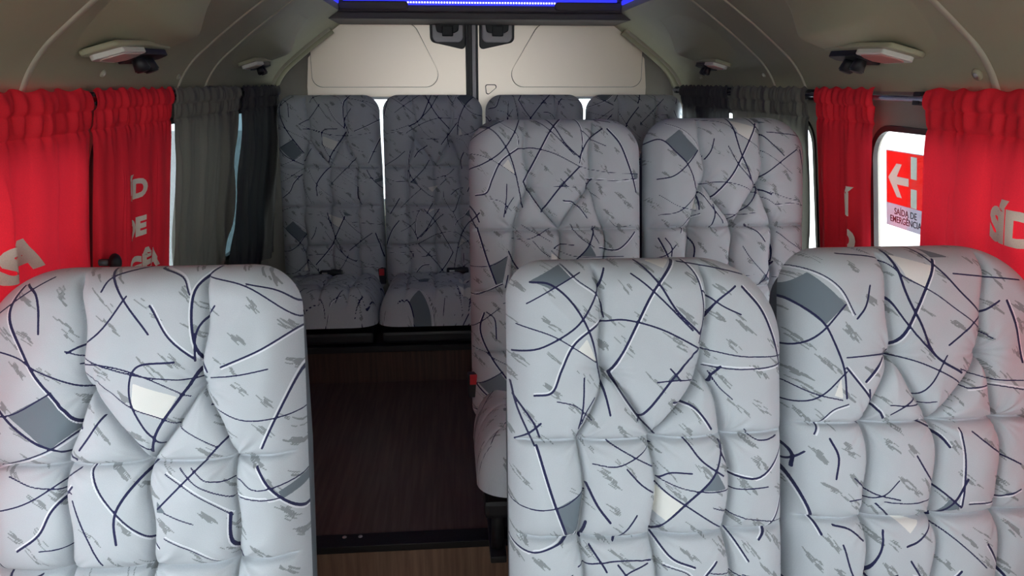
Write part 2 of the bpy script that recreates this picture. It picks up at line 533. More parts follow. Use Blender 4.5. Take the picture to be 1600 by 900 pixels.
for s, lab in ((-1, 'black latch in pale housing at top of the door above second rear seat'), (1, 'black latch in pale housing at top of the door above third rear seat')):
    cxl = -.133 if s < 0 else .074
    r = empty('door_latch', (cxl, YD - .012, Z(.14)))
    tag(r, lab, 'latch', 'rear door latches')
    F0 = ((0, -.006, 0), (1, 0, 0), (0, 0, 1))
    o0, i0 = (-.078, .070) if s < 0 else (.078, -.070)
    surround = round_poly([(o0, .12), (o0, .030), (i0 - s * 0, -.002 + 0), (i0, .12)][::1], [0, .022, .014, 0])
    plate('surround', [surround], .014, M['rubber'], r, F0, .003)
    plate('housing', [rrect(-.066, .030, .058, .12, .02) if s < 0 else rrect(-.058, .030, .066, .12, .02)], .020, M['latchwhite'], r, ((0, -.012, 0), (1, 0, 0), (0, 0, 1)), .004)
    b0 = -.006 if s < 0 else .004
    plate('latch_body', [round_poly([(b0 - .052, .118), (b0 - .042, .070), (b0 - .024, .066), (b0 + .030, .066), (b0 + .046, .074), (b0 + .050, .118)], .008)], .024, M['black'], r, ((0, -.028, 0), (1, 0, 0), (0, 0, 1)), .003)
    box('striker', (b0 - .022, -.055, .050), (b0 + .026, -.024, .092), M['black'], r, .004)

# front bulkhead; windscreen opening behind the camera, height shaped for light at the rear
st(plate('wall_front', [[(-1.06, 0), (1.06, 0), (1.06, Z(-.08)), (.95, Z(.0)), (.64, Z(.36)), (-.64, Z(.36)), (-.95, Z(.0)), (-1.06, Z(-.08))],
                        round_poly([(-.78, Z(-.20)), (.78, Z(-.20)), (.78, Z(.03)), (.56, Z(.25)), (-.56, Z(.25)), (-.78, Z(.03))], .06)], .03, M['wallpanel'], None, ((0, YF, 0), (1, 0, 0), (0, 0, 1))))
gnd = st(box('ground', (-30, -30, -.62), (30, 30, -.55), M['ground']))

# ------------------------------------------------------------------ LED strip along the ceiling tray
led = empty('led_strip', (0, 3.088, Z(.292)))
tag(led, 'glowing blue dotted light strip across the ceiling above the rear doors', 'light strip')
box('backing', (-.535, -.004, -.004), (.535, .004, .022), M['ledblue'], led)
V, F = [], []
for i in range(62):
    x = -.33 + i * .66 / 61
    b0 = len(V)
    for dx in (-.0028, .0028):
        for dz in (-.002, .003):
            V += [(x + dx, -.0075, dz + .004), (x + dx, -.004, dz + .004)]
    F += [(b0, b0 + 2, b0 + 6, b0 + 4), (b0 + 1, b0 + 5, b0 + 7, b0 + 3), (b0, b0 + 1, b0 + 3, b0 + 2), (b0 + 4, b0 + 6, b0 + 7, b0 + 5), (b0, b0 + 4, b0 + 5, b0 + 1), (b0 + 2, b0 + 3, b0 + 7, b0 + 6)]
d = from_np('diodes', V, F, M['leddot'], led, False); d['kind'] = 'stuff'
for s, lab in ((-1, 'glowing blue light strip along the ceiling tray edge on the single-seat side'), (1, 'glowing blue light strip along the ceiling tray edge on the emergency sign side')):
    o = box('led_strip', (s * .553 - .004, .9, Z(.290)), (s * .553 + .004, 3.06, Z(.305)), M['ledblue'])
    tag(o, lab, 'light strip')

# ------------------------------------------------------------------ overhead pods with reading lamps
def pod(side, ya, yb, label, scale=1.0):
    root = empty('overhead_pod', (side * .76, (ya + yb) / 2, Z(.05)))
    tag(root, label, 'lamp', 'overhead reading lamp pods')
    ro = np.array(root.location)
    pp = catmull([(.848, .042), (.80, .060), (.75, .079), (.715, .091), (.700, .099), (.692, .110), (.684, .130), (.672, .160), (.655, .187), (.630, .214)], 5)
    pl_ = np.concatenate([[0], np.cumsum(np.linalg.norm(np.diff(pp, axis=0), axis=1))]); pl_ /= pl_[-1]
    q = np.linspace(0, 1, 44)
    pod_c = np.stack([np.interp(q, pl_, pp[:, 0]), np.interp(q, pl_, pp[:, 1])], 1)
    dd = lambda x: np.interp(x, prof[::-1, 0], plen[::-1])
    t0, t1 = dd(.846), dd(.62)
    cov_c = cove(t0 + (t1 - t0) * q)
    cov_c = cov_c + np.array([.003, .003])       # feather edge just inside the liner
    ys = np.concatenate([np.linspace(ya, yb - .06, 50), np.linspace(yb - .058, yb, 26)])
    L = yb - ya
    f = smooth01((ys - ya) / (L * .82)) * (1 - smooth01((ys - (yb - .045)) / .045)) 
    f = f ** .8
    P = np.zeros((len(ys), 44, 3))
    c = cov_c[None] * (1 - f[:, None, None]) + pod_c[None] * f[:, None, None]
    P[:, :, 0] = side * c[:, :, 0]; P[:, :, 1] = ys[:, None]; P[:, :, 2] = Z(c[:, :, 1])
    grid_mesh('housing', P - ro, M['cove'], root, flip=side > 0)
    # lamp and air vents on the sloping underside
    yl = yb - .20 * scale
    def low(nm, pts, th, m, lift, bev=.002, par=root):
        ax = Vector((-side, 0, .36)).normalized()
        nrm = Vector((-side * .36, 0, -1)).normalized()
        o0 = Vector((side * .800, yl, Z(.060))) - Vector(ro) + nrm * lift
        pts = [(x * scale, y * scale) for x, y in pts]
        return plate(nm, [round_poly(pts, .008, 4)], th, m, par, (o0, ax, (0, 1, 0)), bev)
    low('bezel', [(-.034, -.13), (.028, -.10), (.044, .02), (.040, .15), (-.010, .16), (-.036, .06)], .012, M['cove'], -.003, .004)
    rim = [(-.030, -.11), (.026, -.075), (.034, .015), (-.004, .035), (-.030, -.005)]
    low('lamp_rim', rim, .012, M['lensrim'], .007)
    mx_, my_ = np.mean([p[0] for p in rim]), np.mean([p[1] for p in rim])
    low('lamp_lens', [(mx_ + (p[0] - mx_) * .74, my_ + (p[1] - my_) * .80) for p in rim], .010, M['lens'] if side < 0 else M['lensred'], .010)
    low('vent_base', [(-.030, .012), (.030, .018), (.034, .135), (.010, .14), (-.024, .07)], .014, M['black'], .009)
    for yy in (.040, .088):
        bm = bmesh.new()
        c0 = Vector((side * .795, yl + yy * scale, Z(.046))) - Vector(ro)
        bmesh.ops.create_cone(bm, cap_ends=True, segments=16, radius1=.017 * scale, radius2=.012 * scale, depth=.036 * scale,
                              matrix=Matrix.Translation(c0 + Vector((-side * .006, 0, -.008))) @ Matrix.Rotation(side * .36, 4, 'Y'))
        bmesh.ops.bevel(bm, geom=[e for e in bm.edges if len(e.link_faces) == 2 and e.calc_face_angle(0) > .8], offset=.003, segments=2, affect='EDGES')
        bm_obj('vent_nozzle', bm, M['black'], root, True)
pod(-1, 1.43, 1.865, 'long overhead pod with cream reading lamp above the two red curtains beside single seat')
pod(-1, 2.46, 2.875, 'smaller far overhead pod with reading lamp above dark curtains on single-seat side', .8)
pod(1, 1.36, 1.83, 'long overhead pod with reddish lamp above red curtains on emergency sign side')
pod(1, 2.38, 2.825, 'smaller far overhead pod with reading lamp above dark curtains on emergency sign side', .8)

# liner fixing caps
def cap(side, y, t, r, label, m):
    c = cove(t); p = Vector((side * c[0], y, Z(c[1])))
    c2 = cove(t + .03); tg = Vector((side * (c2[0] - c[0]), 0, c2[1] - c[1])).normalized()
    n = Vector((0, 1, 0)).cross(tg); n = n if n.z < 0 else -n
    rot = n.to_track_quat('Z', 'Y').to_matrix().to_4x4()
    root = empty('fixing_cap', p); tag(root, label, 'cap', 'liner fixing caps')
    bm = bmesh.new()
    bmesh.ops.create_cone(bm, cap_ends=True, segments=18, radius1=r, radius2=r * .75, depth=.006, matrix=Matrix.Translation(n * .002) @ rot)
    bm_obj('collar', bm, M['cove'] if m == 'steel' else M['rib'], root, True)
    bm = bmesh.new()
    bmesh.ops.create_uvsphere(bm, u_segments=12, v_segments=8, radius=r * .5, matrix=Matrix.Translation(n * .004) @ rot @ Matrix.Diagonal((1, 1, .5, 1)))
    bm_obj('screw_head', bm, M[m], root, True)
cap(-1, 1.70, .10, .009, 'small pale liner cap just above the gap between the two red curtains', 'lensrim')
cap(-1, 2.16, .09, .009, 'small pale liner cap beside the roof rib above the grey curtain', 'lensrim')
cap(1, 1.385, .09, .014, 'round metal screw cap beside roof rib above the wide red curtain', 'steel')
cap(1, 2.37, .11, .008, 'small liner cap above the dark curtain on emergency sign side', 'lensrim')
cap(1, 2.99, .10, .008, 'tiny far liner cap near the rear corner on emergency sign side', 'lensrim')

# ------------------------------------------------------------------ curtain rods and curtains
ZR = Z(-.035)
for side, lab in ((-1, 'slim metal curtain rod along the wall behind the single seat'), (1, 'slim metal curtain rod along the wall with the emergency sign')):
    r = empty('curtain_rod', (side * .870, 1.0, ZR)); tag(r, lab, 'curtain rod', 'curtain rods')
    tube('pole', [(0, -.6, 0), (0, 2.36, 0)], .0075, M['rod'], r)
    for y in ((.66, 1.165, 1.80, 2.345) if side < 0 else (.56, 1.08, 1.72, 2.33)):
        box('bracket', (-.006 if side > 0 else -.024, y - .014, -.014), (.024 if side > 0 else .006, y + .014, .014), M['black'], r, .003)

class Curtain:
    def __init__(s, name, label, side, ys, m, seed, folds=7, amp=.014, zb=-.76, group=None, header=.062, hm=None, yb=None, bow=None, ns=180, crease=.006):
        s.side, s.seed, s.folds, s.amp, s.zb, s.header = side, seed, folds, amp, zb, header
        s.crease = crease; s.y0, s.y1 = ys; s.y0b, s.y1b = yb or ys; s.bow = bow
        rng = np.random.RandomState(seed)
        s.ph = rng.rand(6) * 6.28
        s.fr = folds * np.array([1, 1.63, .53, 2.7]) 
        root = empty(name, (side * .86, (ys[0] + ys[1]) / 2, ZR)); tag(root, label, 'curtain', group)
        s.root = root; ro = np.array(root.location)
        sv = np.linspace(0, 1, ns)
        # heading (ruffled pocket round the rod)
        t = np.linspace(-.020, header, 26)
        P = s.surf(sv[:, None], t[None, :])
        grid_mesh('heading', P - ro, m, root, flip=side < 0)
        t = np.linspace(header, -zb - .035, 110)
        P = s.surf(sv[:, None], t[None, :])
        grid_mesh('drape', P - ro, m, root, flip=side < 0)
    def surf(s, u, d, off=0.0):
        """u 0..1 front to rear, d = drop below the rod"""
        u, d = np.broadcast_arrays(np.asarray(u, float), np.asarray(d, float))
        fall = np.clip(d / .7, 0, 1)
        y0 = s.y0 + (s.y0b - s.y0) * fall; y1 = s.y1 + (s.y1b - s.y1) * fall
        if s.bow:
            y0 = y0 + s.bow[0](d); y1 = y1 + s.bow[1](d)
        y = y0 + (y1 - y0) * u
        w = np.zeros_like(u)
        drift = .5 * fall
        uu = u + .035 * np.sin(3 * d * 6 + s.ph[0]) * fall
        for k, (f, a) in enumerate(zip(s.fr, (1, .30, .5, .12))):
            w = w + a * np.sin(2 * np.pi * f * uu + s.ph[k] + drift * (k - 1))
        w = w / 1.6
        w = np.sign(w) * np.abs(w) ** .8
        rc = np.random.RandomState(s.seed + 50)
        cre = np.zeros_like(u)
        for k in range(int(s.folds * 1.5)):
            uc = rc.uniform(.03, .97) + rc.uniform(-.10, .10) * d; wd = rc.uniform(.010, .022)
            q = (u - uc) / wd
            cre = cre + rc.uniform(.5, 1.0) * np.where(q < 0, np.exp(-(q / 2.6) ** 2), np.exp(-(q / .55) ** 2)) * smooth01((d - s.header - rc.uniform(0, .08)) / .08)
        pl = s.crease * cre + s.amp * (.35 + .65 * smooth01((d - .02) / .2)) * w
        # heading ruffle
        hz = np.exp(-((d - .035) / .045) ** 2)
        ruf = .0042 * np.sin(2 * np.pi * s.folds * 2.3 * u + 2.0 * np.sin(u * 19 + s.ph[4]) + 16 * d) * hz
        ruf = ruf + .0030 * np.sin(2 * np.pi * s.folds * 4.1 * u + s.ph[5] - 22 * d) * hz
        seam = -.004 * np.exp(-((d - s.header) / .006) ** 2)
        pocket = .012 * np.sqrt(np.clip(1 - (d / .022) ** 2, 0, 1))
        x = .873 + .15 * np.clip(d - .03, 0, None) - .012 - pl - ruf - seam - pocket * .8
        y = y + .004 * np.sin(2 * np.pi * s.folds * 1.3 * u + s.ph[3]) * hz
        z = Z(-.035) - d + (.003 * np.sin(2 * np.pi * s.folds * 1.9 * u + s.ph[2]) * np.exp(-(d + .02) / .02))
        return np.stack([s.side * (x - off), y, z], -1)
    def text(s, body, u_left, d_base, size, sx=.8, bold=.006, clip=None, rot=0.0, shift=0):
        """print on the cloth; (u_left, d_base) = position of the text origin"""
        me = text_mesh(body, size, bold * size / .1, sx)
        bm = bmesh.new(); bm.from_mesh(me)
        if rot:
            bmesh.ops.rotate(bm, verts=bm.verts, cent=(0, 0, 0), matrix=Matrix.Rotation(rot, 3, 'Z'))
        if clip:
            for co, no in clip:
                bmesh.ops.bisect_plane(bm, geom=list(bm.verts) + list(bm.edges) + list(bm.faces), plane_co=(co[0], co[1], 0), plane_no=(no[0], no[1], 0), clear_outer=True)
        bmesh.ops.triangulate(bm, faces=bm.faces)
        for _ in range(4):
            es = [e for e in bm.edges if e.calc_length() > .006]
            if not es: break
            bmesh.ops.subdivide_edges(bm, edges=es, cuts=1)
            bmesh.ops.triangulate(bm, faces=[f for f in bm.faces if len(f.verts) > 3])
        W = s.y1 - s.y0
        co = np.array([v.co[:2] for v in bm.verts])
        u = u_left + (co[:, 0] / W if s.side < 0 else -co[:, 0] / W)
        P = s.surf(np.clip(u, 0.002, .998), d_base - co[:, 1], .0032) - np.array(s.root.location)
        for v, p in zip(bm.verts, P): v.co = p
        return bm_obj('lettering', bm, M['letter'], s.root, True)

GC = 'window curtains'
cA = Curtain('curtain', 'wide red curtain printed SA behind the single front seat', -1, (.90, 1.608), M['red'], 3, 5, .014, group=GC, yb=(.90, 1.625), ns=360)
cB = Curtain('curtain', 'narrow red curtain with cut-off letters next to the grey curtain', -1, (1.624, 2.07), M['red'], 8, 4, .0065, group=GC, yb=(1.645, 2.10), ns=260)
cC = Curtain('curtain', 'grey curtain between the lettered red curtain and the darkest curtain, single-seat side', -1, (2.072, 2.713), M['grey'], 12, 5, .016, group=GC, yb=(2.085, 2.665))
def bowD(d): return .035 * np.exp(-((d - .20) / .12) ** 2)
cD = Curtain('curtain', 'darkest curtain in the rear corner beside the first rear seat', -1, (2.74, 3.33), M['dark'], 21, 5, .012, group=GC, yb=(2.725, 3.42), bow=(bowD, lambda d: 0 * d))
cE = Curtain('curtain', 'wide red curtain printed with overlapping letters, nearest the emergency sign', 1, (.80, 1.511), M['red'], 5, 5, .014, group=GC, yb=(.80, 1.53), ns=360)
cF = Curtain('curtain', 'narrowest red curtain with one thin letter, between emergency sign and dark curtain', 1, (1.71, 2.004), M['red'], 17, 2.6, .007, group=GC, yb=(1.735, 2.02), ns=200)
cG = Curtain('curtain', 'dark grey curtain draped behind the shoulder of second-row window seat', 1, (2.05, 2.62), M['grey'], 27, 6, .014, group=GC, yb=(2.075, 2.62))
cH = Curtain('curtain', 'dark curtain in the rear corner above the fourth rear seat', 1, (2.645, 3.22), M['dark'], 33, 6, .010, group=GC, yb=(2.645, 3.12))

def uY(c, y): return (y - c.y0) / (c.y1 - c.y0)
cA.text('S', uY(cA, 1.262), .296, .080, 1.35)
cA.text('A', uY(cA, 1.322), .296, .078, 1.25, rot=.10)
cB.text('AÍD', uY(cB, 1.735), .234, .060, 1.5, clip=[((.052, 0), (-1, 0))])
cB.text('DE', uY(cB, 1.770), .330, .062, 1.45, clip=[((.018, 0), (-1, 0))])
cB.text('GÊA', uY(cB, 1.795), .432, .068, 1.35)
cE.text('S', uY(cE, 1.312), .252, .084, .95, clip=[((.040, 0), (1, 0))])
cE.text('ÍDA', uY(cE, 1.284), .252, .084, 1.1)
cF.text('Í', uY(cF, 1.838), .297, .078, 1.4)
cF.text('D', uY(cF, 1.850), .392, .078, .95, clip=[((.034, 0), (-1, 0))])

# ------------------------------------------------------------------ emergency sign on the window
sg = empty('emergency_sign', (.905, 1.66, Z(-.25)))
tag(sg, 'red and grey emergency exit sticker with white arrow on the bright window', 'sign')
bvec = Vector((-.15, 0, 1)).normalized()
SW, SH = .158, .182
def sign_frame(lift):
    n = Vector((-1, 0, -.15)).normalized()
    o = Vector((wall_x(-.25) - .905 + .014, 0, 0)) + n * lift
    return (o, (0, -1, 0), bvec)
def sa(a, b): return ((a - .5) * SW, (.5 - b) * SH)
def sq(nm, pts, m, lift, th=.0006): return plate(nm, [[sa(*p) for p in pts]], th, m, sg, sign_frame(lift))
arrow = [(.04, .355), (.26, .155), (.40, .155), (.27, .325), (.57, .325), (.57, .43), (.27, .43), (.40, .60), (.27, .60)]
bars = [[(.62, .035), (.77, .035), (.77, .32), (.62, .32)], [(.62, .45), (.77, .45), (.77, .695), (.62, .695)]]
edge = [(-.015, -.012), (1.015, -.012), (1.015, 1.012), (-.015, 1.012)]
P2 = lambda pts: [sa(*p) for p in pts]
plate('border', [P2(edge), P2([(0, 0), (1, 0), (1, 1), (0, 1)])], .0006, M['signgrey'], sg, sign_frame(.001))
plate('red_field', [P2([(0, 0), (1, 0), (1, .70), (0, .70)]), P2(arrow), P2(bars[0]), P2(bars[1])], .0006, M['signred'], sg, sign_frame(.001))
sq('grey_field', [(0, .70), (1, .70), (1, 1), (0, 1)], M['signgrey'], .001)
sq('arrow', arrow, M['signwhite'], .001)
for q in bars: sq('door_bar', q, M['signwhite'], .001)
for body, b in (('SAÍDA DE', .835), ('EMERGÊNCIA', .945)):
    me = text_mesh(body, .0225, .0003, .93, .0002, 'CENTER')
    o, a, bb = (Vector(x) for x in sign_frame(.0026)); cc = a.cross(bb)
    o = o + bb * (.5 - b) * SH
    me.transform(Matrix(((a.x, bb.x, cc.x, o.x), (a.y, bb.y, cc.y, o.y), (a.z, bb.z, cc.z, o.z), (0, 0, 0, 1))))
    me.name = 'lettering'; me.materials.clear(); me.materials.append(M['signink'])
    link(bpy.data.objects.new('lettering', me), sg)

# ------------------------------------------------------------------ seat fabric print
def S(*a, w=1.0, e=0): return (a, w, e)
SETA = dict(m=lambda x, y: ((x - 430) / 1818, (y - 35) / 1683 if y < 540 else .30 + (y - 540) / 1940), h=.495, lines=[
 S((305,28),(375,120),(440,208),w=1.1), S((310,98),(330,60),(400,35)), S((445,40),(520,65),(548,110),w=.8,e=1),
 S((610,35),(560,100),(560,220),(590,310),w=1.3,e=-1), S((590,65),(720,100),(845,195),w=.7), S((845,195),(740,255),(632,297),e=1),
 S((615,140),(570,200),(560,280)), S((225,250),(310,200),(382,110)), S((445,135),(490,210),(560,275),w=1.1,e=1),
 S((220,245),(360,300),(500,325),(580,325),w=.6), S((250,280),(330,285),(440,320),(540,375),w=.7),
 S((510,280),(410,290),(390,360),(420,440),(460,495),w=1.1), S((570,300),(520,370),(460,450),(430,515),w=1.4),
 S((260,300),(330,350),(400,395),(480,430),(610,505),w=.7), S((360,445),(400,490),(430,510)),
 S((95,80),(75,140),(85,200),(130,290),(190,370),(250,445),w=1.5,e=-1), S((20,158),(80,120),(170,58),w=.7), S((105,75),(145,110),(152,200),w=1.2),
 S((0,230),(90,260),(140,290),(270,350),w=.9), S((0,345),(50,410),(120,470),(235,525),w=1.4), S((0,412),(80,400),(180,350),w=.8),
 S((0,545),(100,520),(180,490),(245,445),w=.7,e=1), S((310,415),(270,470),(245,500),w=1.1), S((600,325),(680,320),(755,308),w=.7),
 S((835,305),(790,400),(730,518),w=1.1,e=-1), S((590,400),(700,440),(860,430),w=.7), S((45,570),(120,600),(225,620),w=.8),
 S((0,675),(110,640),(240,550),w=.8), S((225,600),(165,670),(130,740),(65,790),w=1.2,e=-1), S((130,788),(210,785),w=.7),
 S((225,640),(250,740),(295,840)), S((275,545),(310,640),(370,720),(450,795),e=-1), S((435,540),(360,640),(335,700),(338,775),w=1.4),
 S((640,480),(560,560),(445,680)), S((510,560),(560,610),(645,660),w=.8), S((470,575),(560,640),(645,710),w=.8,e=1), S((540,560),(590,600),(665,605),w=.7),
 S((715,570),(760,650),(885,790),w=1.3,e=-1), S((665,605),(720,640),(870,610),w=.7), S((650,655),(720,670),(780,670),w=.6,e=1),
 S((640,705),(640,790),(665,850),w=1.5,e=-1), S((465,690),(545,725),w=.8), S((465,765),(540,810),(605,855),w=.8,e=1), S((830,510),(865,540),(865,605),w=.7),
 S((700,85),(780,105),(840,150),w=.6), S((0,835),(40,890),w=1.1), S((120,870),(40,900),w=.9)],
 grey=[[(60,405),(180,350),(245,440),(165,498)], [(770,650),(880,600),(880,635),(780,675)], [(445,655),(470,690),(442,690)], [(565,310),(590,325),(575,332)]],
 white=[[(400,330),(510,370),(475,430),(395,395)]])
SETB = dict(m=lambda x, y: ((x - 445) / 1540, (y - 40) / 1617 if y < 525 else .30 + (y - 525) / 1727), h=.52, lines=[
 S((215,50),(250,95),(305,140),(315,195),w=.8,e=-1), S((130,98),(180,105),(230,150),(270,220),(300,320),(325,455),w=1.2), S((120,155),(180,120),(260,75),w=.7),
 S((325,65),(290,150),(240,220),(160,270),(85,285),w=1.1), S((95,210),(180,240),(245,280),(300,320),w=.7),
 S((135,400),(180,390),(205,330),(240,260),(310,205),w=1.2,e=-1), S((310,205),(370,203),(460,230),(560,285),w=1), S((515,45),(450,120),(400,210),(330,345),w=1.4,e=1),
 S((415,45),(460,110),(500,180),(560,245),w=1.2), S((390,80),(440,125),(540,235)), S((540,45),(565,100),(575,180),(560,270),w=.9,e=1), S((525,50),(600,65),(700,90),w=.7),
 S((660,120),(600,170),(560,245),w=1.2), S((575,130),(620,170),(672,197),w=.9), S((680,122),(730,190),(775,300),(805,395),w=1.5,e=1),
 S((565,285),(680,310),(815,315),w=.7), S((580,335),(700,345),(810,335),w=.6,e=1), S((560,285),(480,370),(400,475),w=1.4), S((445,370),(490,368),(545,372),w=.8), S((480,335),(510,370)),
 S((330,345),(365,410),(405,470),w=1.4,e=-1), S((405,470),(450,520)), S((80,370),(95,440),(135,540),w=1.1), S((150,475),(120,505),(88,528),w=1.2), S((85,405),(130,470),(148,515),w=1.2),
 S((140,540),(175,680),(212,800),w=1.5,e=-1), S((262,355),(258,430),(248,495),w=1), S((190,415),(240,430),(280,470),w=.7), S((290,410),(265,450),(255,480),w=.8),
 S((490,428),(540,440),(590,505),w=1.2,e=-1), S((615,335),(595,360),(592,378),w=1.2), S((590,350),(610,390),(645,425),w=.8),
 S((320,530),(380,570),(440,610),w=.9), S((280,590),(350,595),(440,545),w=.8), S((365,605),(400,650),(435,680)), S((450,640),(480,622),(535,627)),
 S((440,650),(480,690),(545,740),(620,800)), S((625,545),(590,640),(510,725),(435,805),w=1.3), S((450,640),(550,680),(745,682),w=.8), S((520,530),(560,590),(620,640),w=1.1), S((615,540),(620,580),(640,620),w=1.1),
 S((640,640),(720,650),(800,570),w=1.2,e=1), S((680,510),(720,545),(780,540),w=.8), S((40,705),(120,720),(200,712),(262,672),w=.8), S((265,650),(290,710),(322,760),w=1.4), S((390,740),(360,790),(330,820)),
 S((262,760),(250,820),w=1.2), S((800,710),(770,780),(720,840),w=1.3,e=-1), S((590,730),(680,770),(800,800),w=.8), S((40,820),(130,850),(240,800),w=1,e=-1), S((270,830),(300,880),(310,900),w=1.2), S((440,815),(480,870),(540,900),w=1.2,e=-1), S((640,810),(690,900),w=1,e=-1), S((240,890),(330,870),(430,880),w=.9)],
 grey=[[(130,95),(215,50),(245,85),(185,118)], [(785,318),(815,310),(812,335),(785,338)], [(472,368),(490,348),(508,370)], [(600,625),(628,680),(558,678)], [(185,715),(262,675),(240,795),(212,805)]],
 white=[[(245,280),(268,250),(298,318)], [(440,45),(510,42),(480,68)], [(440,660),(512,720),(470,765),(438,740)]])
SETC = dict(m=lambda x, y: ((x - 398) / 1540, (y - 15) / 1450 if y < 450 else .30 + (y - 450) / 1600), h=.57, lines=[
 S((30,120),(80,110),(130,150),(190,210),(230,300),(240,385),w=1.2), S((110,45),(180,80),(225,120),(260,180),w=.8,e=-1), S((235,155),(180,220),(130,255),(70,265),w=1.1), S((305,110),(290,155),(265,190),w=1.1),
 S((375,25),(400,120),(430,200),(475,285),(550,330),w=1.4), S((490,50),(420,180),(370,260),(290,345),w=1.5,e=1), S((240,30),(350,45),(400,90),(470,130),(640,248),w=.8), S((455,10),(500,80),(600,180),w=1.1), S((360,140),(410,220),(475,285),w=1.1),
 S((660,155),(590,200),(510,260),w=1.1), S((680,155),(710,250),(727,310),w=1.5,e=1), S((530,85),(630,95),(727,105),w=.9), S((240,285),(340,280),(430,300),(520,340),(570,370),w=.9), S((75,405),(160,390),(240,320),w=.9), S((75,325),(150,370),(230,390),w=.8),
 S((300,365),(305,400),(292,455),w=1.2), S((240,310),(290,370),(345,440),w=1.2,e=1), S((245,400),(200,420),(165,480),w=.8,e=1), S((355,405),(410,408),(480,400),w=.8), S((505,285),(450,370),(360,430),w=.9), S((545,320),(640,350),(727,355),w=.8), S((570,370),(640,365),(727,378),w=.6,e=1),
 S((435,445),(490,480),(520,522),w=1.3,e=1), S((75,500),(110,580),(180,755),w=1.4,e=-1), S((145,530),(110,570),(60,590),w=1), S((100,500),(125,540),(125,580),w=1.2), S((425,540),(470,610),(550,690),w=1.1), S((265,600),(310,640),(380,660),w=.9), S((250,662),(330,650),(375,605),w=.8), S((340,665),(400,670),(475,665),w=.8), S((320,670),(360,710),w=1),
 S((565,610),(520,690),(440,770),(400,790),w=1.3), S((545,470),(560,560),(550,690),w=1,e=-1), S((580,480),(640,530),(727,580),w=1), S((570,680),(650,680),(727,650),w=1,e=1), S((200,490),(220,540),(215,600),w=1.3), S((210,730),(250,740),(290,775),w=1.1), S((340,745),(330,810),(275,890),(230,780),w=1.1), S((410,830),(450,900),w=1.2), S((480,730),(560,800),(620,860),w=.9), S((625,795),(690,900),w=1.4,e=-1)],
 grey=[[(95,120),(155,75),(235,155),(185,205)], [(480,20),(540,45),(490,45)], [(520,665),(555,690),(500,705)]],
 white=[[(380,35),(480,65),(458,120),(405,90)], [(225,335),(230,385),(208,378)], [(370,710),(440,725),(410,755)]])
SETS = {'A': SETA, 'B': SETB, 'C': SETC}

def spline(pts, n=7):
    if len(pts) == 2: return np.array(pts, float)
    return catmull(pts, n)
def seg_field(X, Zd, poly, w, out):
    """raise `out` to 1 - d/(4w) near the polyline (distances in metres)"""
    R = 4 * w
    lo = poly.min(0) - R; hi = poly.max(0) + R
    mid = X.shape[1] // 2
    j0, j1 = np.searchsorted(Zd[0], (lo[1], hi[1]))
    if j1 <= j0: return
    xl, xr = X[:, j0:j1].min(1), X[:, j0:j1].max(1)
    ii = np.where((xr >= lo[0]) & (xl <= hi[0]))[0]
    if len(ii) == 0: return
    k = (slice(ii[0], ii[-1] + 1), slice(j0, j1))
    x, z = X[k], Zd[k]
    best = np.full(x.shape, 9.0)
    for a, b in zip(poly[:-1], poly[1:]):
        d = b - a; L2 = max(d @ d, 1e-12)
        t = np.clip(((x - a[0]) * d[0] + (z - a[1]) * d[1]) / L2, 0, 1)
        best = np.minimum(best, np.hypot(x - a[0] - t * d[0], z - a[1] - t * d[1]))
    out[k] = np.maximum(out[k], np.clip(1 - best / R, 0, 1))
def poly_field(X, Zd, poly, out):
    p = np.array(poly, float); c = p.mean(0)
    sd = np.full(X.shape, -9.0)
    for a, b in zip(p, np.roll(p, -1, 0)):
        e = b - a; n = np.array([e[1], -e[0]]) / (np.hypot(*e) + 1e-12)
        if (c - a) @ n > 0: n = -n
        sd = np.maximum(sd, (X - a[0]) * n[0] + (Zd - a[1]) * n[1])
    np.maximum(out, np.clip(.5 - sd / .012, 0, 1), out=out)
